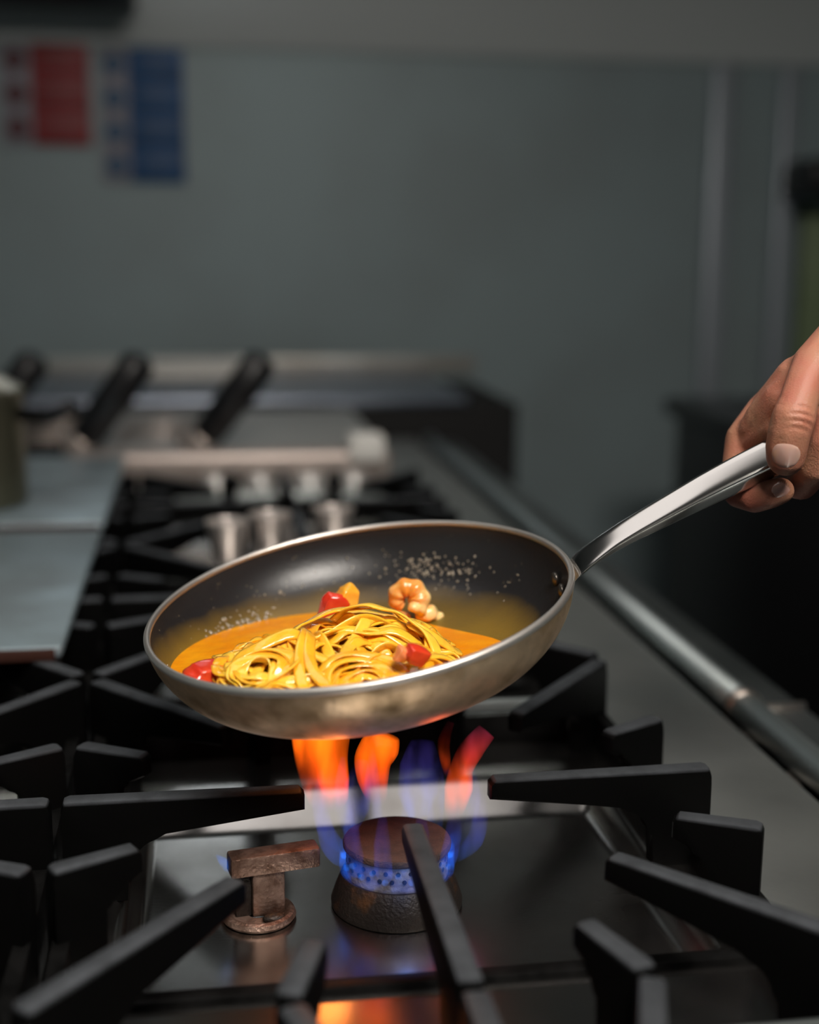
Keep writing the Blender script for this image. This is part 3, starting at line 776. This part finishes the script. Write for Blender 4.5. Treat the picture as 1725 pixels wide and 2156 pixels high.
# bright blue cones hugging the port ring
for k in range(26):
    a = 2 * PI * k / 26; d = Vector((math.cos(a), math.sin(a), 0)); z = .0254 + .004 * (k % 2)
    P = [Vector((BX, BY, z)) + d * .0284, Vector((BX, BY, z + .0006)) + d * .0302, Vector((BX, BY, z + .002)) + d * .0318]
    tongue('blue_cone', P, [.0017, .0019, .0005], M_FC, 1)
def annulus(name, r0, r1, z0, z1, mt, n=48):
    v, f = [], []
    for i in range(n):
        a = 2 * PI * i / n
        for (r, z) in ((r0, z0), (r1, z0), (r1, z1), (r0, z1)): v.append((r * math.cos(a), r * math.sin(a), z - FO.z))
    for i in range(n):
        j = (i + 1) % n
        for k in range(4): f.append((i * 4 + k, i * 4 + (k + 1) % 4, j * 4 + (k + 1) % 4, j * 4 + k))
    return pyd(name, v, f, mt, FL)
M_FG = flame_material('blue_glow', [(0, (.01, .16, 1)), (1, (.02, .12, .9))], 40, 130, (1, 1, 1), .40, .60, 1)
annulus('blue_ring', .0286, .0322, .0205, .0335, M_FG)
pf = empty('pilot_flame', onz(492, 1842, .03)); tag(pf, 'small blue pilot flame left of the t-shaped bracket', 'flame')
o = pf.location
v, f = tube([p - o for p in (ony(492, 1838, pb.y), ony(480, 1826, pb.y), ony(468, 1812, pb.y), ony(455, 1800, pb.y))], [.0015, .0028, .0024, .0006], 12, up=Vector((0, 1, 0)))
pyd('blue_tip', v, f, M_FC, pf)
# the flame's own light
for (p, e, c, r) in ((T(690, 1640), .035, (1, .30, .06), .012), (T(960, 1640, .02), .012, (1, .16, .05), .01), (Vector((BX, BY - .040, .03)), .004, (.1, .3, 1), .006)):
    ld = bpy.data.lights.new('flame_light', 'POINT'); ld.energy = e; ld.color = c; ld.shadow_soft_size = r
    lo_ = bpy.data.objects.new('flame_light', ld); COL.objects.link(lo_); lo_.parent = FL; lo_.location = p - FO

# ================================================================== THE HAND
def hand():
    HV, HF = [], []
    def cap(p0, r0, p1, r1, n=8, flat=1.0):
        p0, p1 = Vector(p0), Vector(p1); L = (p1 - p0).length; k = max(2, int(L / .003))
        for i in range(k + 1):
            t = i / k; p = p0.lerp(p1, t); r = r0 + (r1 - r0) * t
            b0 = len(HV); HV.extend(p + q * r for q in ICO2[0]); HF.extend([i_ + b0 for i_ in ff] for ff in ICO2[1])
    def chain(P):
        for (a, ra), (b, rb) in zip(P, P[1:]): cap(a, ra, b, rb)
    J = ony
    # thumb laid over the near side of the handle
    thumb = [(J(1655, 962, .664), .0108), (J(1657, 940, .6625), .0115), (J(1663, 910, .661), .0117), (J(1671, 882, .6605), .0120), (J(1681, 850, .6635), .0109), (J(1695, 808, .669), .0108), (J(1716, 768, .677), .0125), (J(1790, 705, .690), .0165), (J(1890, 630, .712), .0205), (J(1985, 560, .732), .024)]
    chain(thumb)
    # index finger: over the far side, below the handle, tip back towards the lens
    index = [(J(1668, 818, .715), .0130), (J(1612, 868, .722), .0118), (J(1566, 925, .722), .0108), (J(1556, 985, .716), .0100), (J(1558, 1036, .704), .0096), (J(1590, 1047, .690), .0092), (J(1622, 1040, .682), .0086), (J(1645, 1033, .679), .0076)]
    chain(index)
    middle = [(J(1745, 800, .728), .0135), (J(1690, 870, .735), .0118), (J(1655, 950, .730), .0108), (J(1655, 1010, .712), .0100), (J(1688, 1018, .692), .0096), (J(1716, 985, .677), .0094), (J(1736, 930, .671), .0092), (J(1744, 880, .671), .0086)]
    chain(middle)
    ring = [(J(1820, 785, .732), .0130), (J(1775, 850, .740), .0115), (J(1740, 925, .735), .0105), (J(1745, 985, .715), .0098), (J(1780, 985, .694), .0092), (J(1806, 945, .682), .0088), (J(1820, 895, .676), .0078)]
    chain(ring)
    little = [(J(1890, 785, .728), .0118), (J(1860, 840, .735), .0100), (J(1835, 900, .730), .0090), (J(1838, 945, .712), .0084), (J(1862, 935, .694), .0078), (J(1878, 900, .684), .0070)]
    chain(little)
    wr = J(1985, 560, .735)
    for c, r in ((J(1668, 818, .715), .0130), (J(1745, 800, .728), .0140), (J(1820, 785, .732), .0140), (J(1890, 785, .728), .0125)):
        cap(c, r, wr, .0255)
    cap(J(1660, 812, .706), .0115, J(1716, 768, .682), .0120); cap(J(1715, 790, .700), .013, J(1800, 700, .70), .018)   # web between thumb and index finger
    cap(J(1612, 868, .722), .0112, J(1660, 812, .702), .0112)
    cap(J(1598, 905, .712), .0118, J(1650, 845, .694), .0125); cap(J(1650, 845, .694), .0125, J(1716, 785, .682), .012)
    cap(J(1592, 930, .712), .0100, J(1640, 900, .692), .0100); cap(J(1612, 885, .708), .0125, J(1682, 800, .694), .0140); cap(J(1612, 915, .706), .0115, J(1660, 850, .688), .0120)
    cap(wr, .0275, J(2420, 180, .86), .042)
    me = bpy.data.meshes.new('handraw'); me.from_pydata(HV, [], HF); me.update()
    tmp = bpy.data.objects.new('handraw', me); COL.objects.link(tmp)
    md = tmp.modifiers.new('r', 'REMESH'); md.mode = 'VOXEL'; md.voxel_size = .0011; md.use_smooth_shade = True
    s = tmp.modifiers.new('s', 'SMOOTH'); s.factor = .5; s.iterations = 14
    dg = bpy.context.evaluated_depsgraph_get()
    out = bpy.data.meshes.new_from_object(tmp.evaluated_get(dg))
    bpy.data.objects.remove(tmp)
    # skin folds: grooves across the thumb knuckle and the finger joints, seen from outside
    ax = (Vector(thumb[1][0]) - Vector(thumb[4][0])).normalized()
    kn = Vector(thumb[3][0])
    norms = [q.vector.copy() for q in out.vertex_normals]
    for vtx, n in zip(out.vertices, norms):
        d = vtx.co - kn; s_ = d.dot(ax)
        if d.length < .022:
            face = max(0., n.dot(Vector((-.1, -1, .15)).normalized()))
            side = (d - ax * s_).x
            for (c, wdt, dep, lim) in ((.0005, .0011, .0009, .009), (-.0035, .0010, .0007, .0085), (.0042, .0010, .0006, .008), (-.0072, .0009, .0004, .006)):
                bend = c + 26 * side * side
                g = math.exp(-((s_ - bend) / wdt) ** 2) * max(0, 1 - (side / lim) ** 2)
                vtx.co -= n * (1.4 * dep * g * face)
    for p in out.polygons: p.use_smooth = True
    out.update(); return out, thumb, index
def skin_material():
    M = mat('skin', (.42, .205, .125), .42, 0, (.43, .150, .10), 34, 4, .38, .66, bump=.25, bscale=900, sss=.12, sssr=(1, .35, .2), spec=.45)
    return M
hm, TH, IX = hand()
hb = TH[8][0]
PER = empty('person', Vector((hb.x, hb.y, hb.z))); tag(PER, 'bare right hand of a person gripping the steel pan handle, thumb on top', 'person')
M_SKIN = skin_material()
hm.transform(Matrix.Translation(-PER.location))
ho = link('hand', hm, M_SKIN, PER)
M_NAIL = mat('finger_nail', (.56, .32, .26), .14, 0, (.62, .39, .32), 60, 2, coat=.5, sss=.1)
from mathutils.bvhtree import BVHTree
BV = BVHTree.FromPolygons([vv.co + PER.location for vv in hm.vertices], [tuple(p.vertices) for p in hm.polygons])
def nail(c, axis, nrm, w_, l_, parent):
    """a plate that follows the fingertip under it, a little proud in the middle"""
    axis = axis.normalized(); s = axis.cross(nrm).normalized(); nrm = s.cross(axis).normalized()
    v, f = [], []; A, B = 16, 16
    c = BV.find_nearest(c)[0]
    for i in range(A + 1):
        for j in range(B + 1):
            u, t = -1 + 2 * i / A, -1 + 2 * j / B
            uu, tt = u * math.sqrt(max(0, 1 - .52 * t * t)), t * math.sqrt(max(0, 1 - .52 * u * u))
            p = c + s * (uu * w_ / 2) + axis * (tt * l_ / 2)
            hit = BV.ray_cast(p + nrm * .0022, -nrm, .012)
            q = hit[0] if hit[0] is not None else BV.find_nearest(p)[0]
            e = max(abs(u), abs(t))
            v.append(q + nrm * (.0005 - .0007 * e ** 5))
    for i in range(A):
        for j in range(B):
            a = i * (B + 1) + j; f.append((a, a + 1, a + B + 2, a + B + 1))
    return pyd('nail', [p - PER.location for p in v], f, M_NAIL, parent)
ta = (TH[0][0] - TH[2][0]); tocam = (CAM - TH[0][0]).normalized()
nail(ony(1655, 957, .655), ta, tocam + Vector((0, 0, .12)), .0160, .0150, ho)
ia = (IX[7][0] - IX[5][0]); inrm = (CAM - IX[7][0]).normalized() + Vector((.35, 0, -.15))
nail(ony(1644, 1031, .672), ia, inrm, .0086, .0098, ho)
# dark jacket sleeve out of the picture
s0 = ony(2150, 420, .79) - PER.location; s1 = ony(2420, 180, .86) - PER.location
dv_ = (s1 - s0)
v, f = tube([s0, s0 + dv_ * .15, s0 + dv_ * .6, s0 + dv_ * 1.4], [.050, .052, .056, .060], 32)
pyd('sleeve', v, f, mat('dark_cloth', (.02, .02, .024), .9), PER)

# ================================================================== BEHIND THE PAN
PZ = GT + .002
for (y0, y1, lb) in ((.925, 1.318, 'worn steel plate lying on the grates at the left, nearer one'), (1.355, 1.80, 'worn steel plate under the pot at the left, farther one')):
    t = empty('steel_plate', (-.30, (y0 + y1) / 2, GT)); tag(t, lb, 'plate', 'steel plates on the left grates')
    h = (y1 - y0) / 2
    box('sheet', -.20, .200, -h, h, .0015, .011, M_PLATE, t, bev=.003)
    box('underside_lip', -.195, .195, -h - .001, -h + .012, 0, .0088, mat('burnt_edge', (.04, .012, .007), .6, .3) if y0 < 1 else bpy.data.materials['burnt_edge'], t, bev=.001)
# pot on the far plate
pot = empty('saucepan', (-.268, 1.47, GT + .0115)); tag(pot, 'greenish steel saucepan with a dark handle on the far plate', 'pot')
M_POT = mat('pot_metal', (.30, .28, .20), .35, .85, (.20, .19, .13), 10, 3)
lathe('body', [(0, 0), (.076, 0), (.080, .004), (.080, .118), (.0825, .122), (.080, .124), (.077, .121), (.077, .008), (0, .006)], M_POT, pot, 64)
lathe('lid', [(0, .150), (.012, .149), (.03, .146), (.06, .136), (.079, .1245), (.079, .1225), (0, .1225)], mat('lid_metal', (.62, .58, .48), .3, .9), pot, 64)
lathe('lid_knob', [(0, .150), (.008, .150), (.007, .158), (.013, .163), (.012, .170), (0, .172)], M_BLKPL, pot, 32)
q0 = ony(70, 888, 1.44) - pot.location; q1 = ony(150, 858, 1.40) - pot.location
v, f = tube([Vector((.074, -.01, .098)), q0.lerp(q1, .3), q1], [.007, .0075, .008], 16); pyd('handle', v, f, M_BLKPL, pot)

# fryer at the far end of the range
FY = empty('deep_fryer', (.04, 2.02, -.012)); tag(FY, 'steel deep fryer set in the far end of the range', 'fryer'); fo = FY.location
M_FRIM = mat('fryer_rim', (.50, .43, .39), .45, .75)
M_CUPX = mat('post_metal', (.56, .55, .53), .45, .7)
M_FST = mat('fryer_steel', (.46, .47, .46), .5, .6)
XL, XR = ony(135, 970, 1.80).x, ony(825, 970, 1.80).x
zt = ony(500, 948, 1.80).z
box('front_wall', XL - fo.x + .004, XR - fo.x - .004, 1.80 - fo.y, 1.812 - fo.y, 0.001, zt - fo.z - .035, M_FST, FY, bev=.002)
box('rim', XL - fo.x, XR - fo.x, 1.788 - fo.y, 1.83 - fo.y, zt - fo.z - .046, zt - fo.z, M_FRIM, FY, bev=.012, seg=4)
box('tank', XL - fo.x, XR - fo.x, 1.82 - fo.y, 2.30 - fo.y, 0.001, zt - fo.z - .006, M_FST, FY, bev=.004)
box('glint_cap', ony(735, 940, 1.79).x - fo.x, ony(808, 940, 1.79).x - fo.x, 1.776 - fo.y, 1.83 - fo.y, ony(770, 972, 1.78).z - fo.z, ony(770, 918, 1.78).z - fo.z, M_WHITE, FY, bev=.004)  # white block added in place of a bright reflection on the rim end
for px in (455, 548, 652, 745):
    p = ony(px, 1040, 1.79); v, f = tube([(p.x - fo.x, 1.79 - fo.y, HB - fo.z), (p.x - fo.x, 1.79 - fo.y, zt - fo.z - .03)], [.017 if px != 652 else .022] * 2, 24)
    pyd('reflection_post', v, f, M_CUPX, FY)  # pale posts added in place of reflections in the fryer front
# basket handles
def basket(p0, p1, yy, label):
    A = ony(p0[0], p0[1], yy); Bq = ony(p1[0], p1[1], yy - .02)
    t = empty('fry_basket', (A.x, yy, zt - .006)); tag(t, label, 'basket', 'fry baskets in the fryer'); o = t.location
    d = (Bq - A)
    v, f = tube([A - o - d * .18, A - o, A - o + d * .08], [.014, .019, .019], 20); pyd('collar', v, f, M_FRIM, t)
    v, f = tube([A - o + d * .04, A - o + d * .1, A - o + d * .5, A - o + d * .94, A - o + d], [.017, .0225, .0245, .0235, .014], 20); pyd('handle', v, f, M_BLKPL, t)
    e = A - o - d * .18
    v, f = tube([e, Vector((e.x - .01, e.y + .02, .012)), Vector((e.x - .02, e.y + .12, .010))], [.006, .006, .006], 12); pyd('bracket', v, f, M_FRIM, t)
    # wire rim and mesh
    for k in range(7): 
        v, f = tube([(e.x - .10 + .0, e.y + .06 + .04 * k, .0035), (e.x + .01, e.y + .06 + .04 * k, .0035)], [.0016] * 2, 6); pyd('wire', v, f, M_FRIM, t)
    for k in range(2):
        v, f = tube([(e.x - .10 + .11 * k, e.y + .06, .006), (e.x - .10 + .11 * k, e.y + .30, .006)], [.003] * 2, 8); pyd('rim_wire', v, f, M_FRIM, t)
    return t
basket((172, 935), (300, 752), 1.86, 'fry basket with the middle black handle')
bk2 = basket((425, 930), (558, 752), 1.86, 'fry basket with the rightmost black handle')
basket((-60, 930), (80, 752), 1.95, 'fry basket whose black handle is cut by the left edge')
bp_ = ony(556, 776, 1.835)
bm = bmesh.new(); bmesh.ops.create_uvsphere(bm, u_segments=20, v_segments=12, radius=.0125)
for vv in bm.verts: vv.co = Vector((vv.co.x, vv.co.y * .7, vv.co.z)) + bp_ - bk2.location
frombm('glint_cap', bm, M_WHITE, bk2)  # white ball added for a round blurred highlight at the handle tip
# small metal cups on the farthest grate
M_CUP = mat('cup_metal', (.74, .68, .64), .36, .85)
for (px, py, lb) in ((482, 1190, 'left pale metal cup on the grate behind the pan'), (572, 1172, 'middle pale metal cup on the grate behind the pan'), (706, 1158, 'right pale metal cup showing just above the pan rim')):
    p = onz(px, py, GT); t = empty('metal_cup', (p.x, p.y + .02, GT + .0003)); tag(t, lb, 'cup', 'metal cups behind the pan')
    lathe('body', [(0, 0), (.0135, 0), (.015, .002), (.0195, .034), (.0200, .036), (.0188, .0355), (.0142, .004), (0, .003)], M_CUP, t, 40)
    lathe('lip', [(.0188, .0350), (.0205, .0350), (.0212, .0362), (.0205, .0374), (.0188, .0368), (.0188, .0350)], M_CUP, t, 40, ang=80)
# far counter with dark front
FC = empty('far_counter', (.0, 2.62, -.9)); tag(FC, 'dark fronted counter with a steel top behind the fryer', 'counter'); c = FC.location
za = ony(800, 850, 2.42).z; xr = ony(1092, 850, 2.42).x
box('cabinet', -.9, xr - c.x, 2.42 - c.y, 2.9 - c.y, 0, za - c.z - .004, M_VOID, FC, bev=.004)
box('worktop', -.9, ony(985, 840, 2.42).x - c.x, 2.415 - c.y, 2.9 - c.y, za - c.z - .004, za - c.z + .012, mat('blue_steel', (.36, .40, .48), .35, 1), FC, bev=.003)
zb, zc = ony(800, 806, 2.88).z, ony(800, 752, 2.88).z
box('upstand', ony(95, 780, 2.88).x - c.x, ony(1003, 780, 2.88).x - c.x, 2.88 - c.y, 2.9 - c.y, za - c.z + .012, zc - c.z, mat('upstand_steel', (.50, .50, .47), .4, .6, (.36, .34, .30), 7, 2), FC, bev=.004)
a0, a1 = ony(312, 825, 2.74), ony(500, 760, 2.74)
tn_ = empty('white_container', ((a0.x + a1.x) / 2, 2.8, za + .012)); tag(tn_, 'white container between the two black basket handles', 'container'); c = tn_.location
hh = (a1.x - a0.x) / 2
box('tub', -hh, hh, -.06, .06, 0, a1.z - c.z - .012, M_WHITE, tn_, bev=.01, seg=3)
box('lid', -hh - .004, hh + .004, -.064, .064, a1.z - c.z - .012, a1.z - c.z, M_WHITE, tn_, bev=.004)
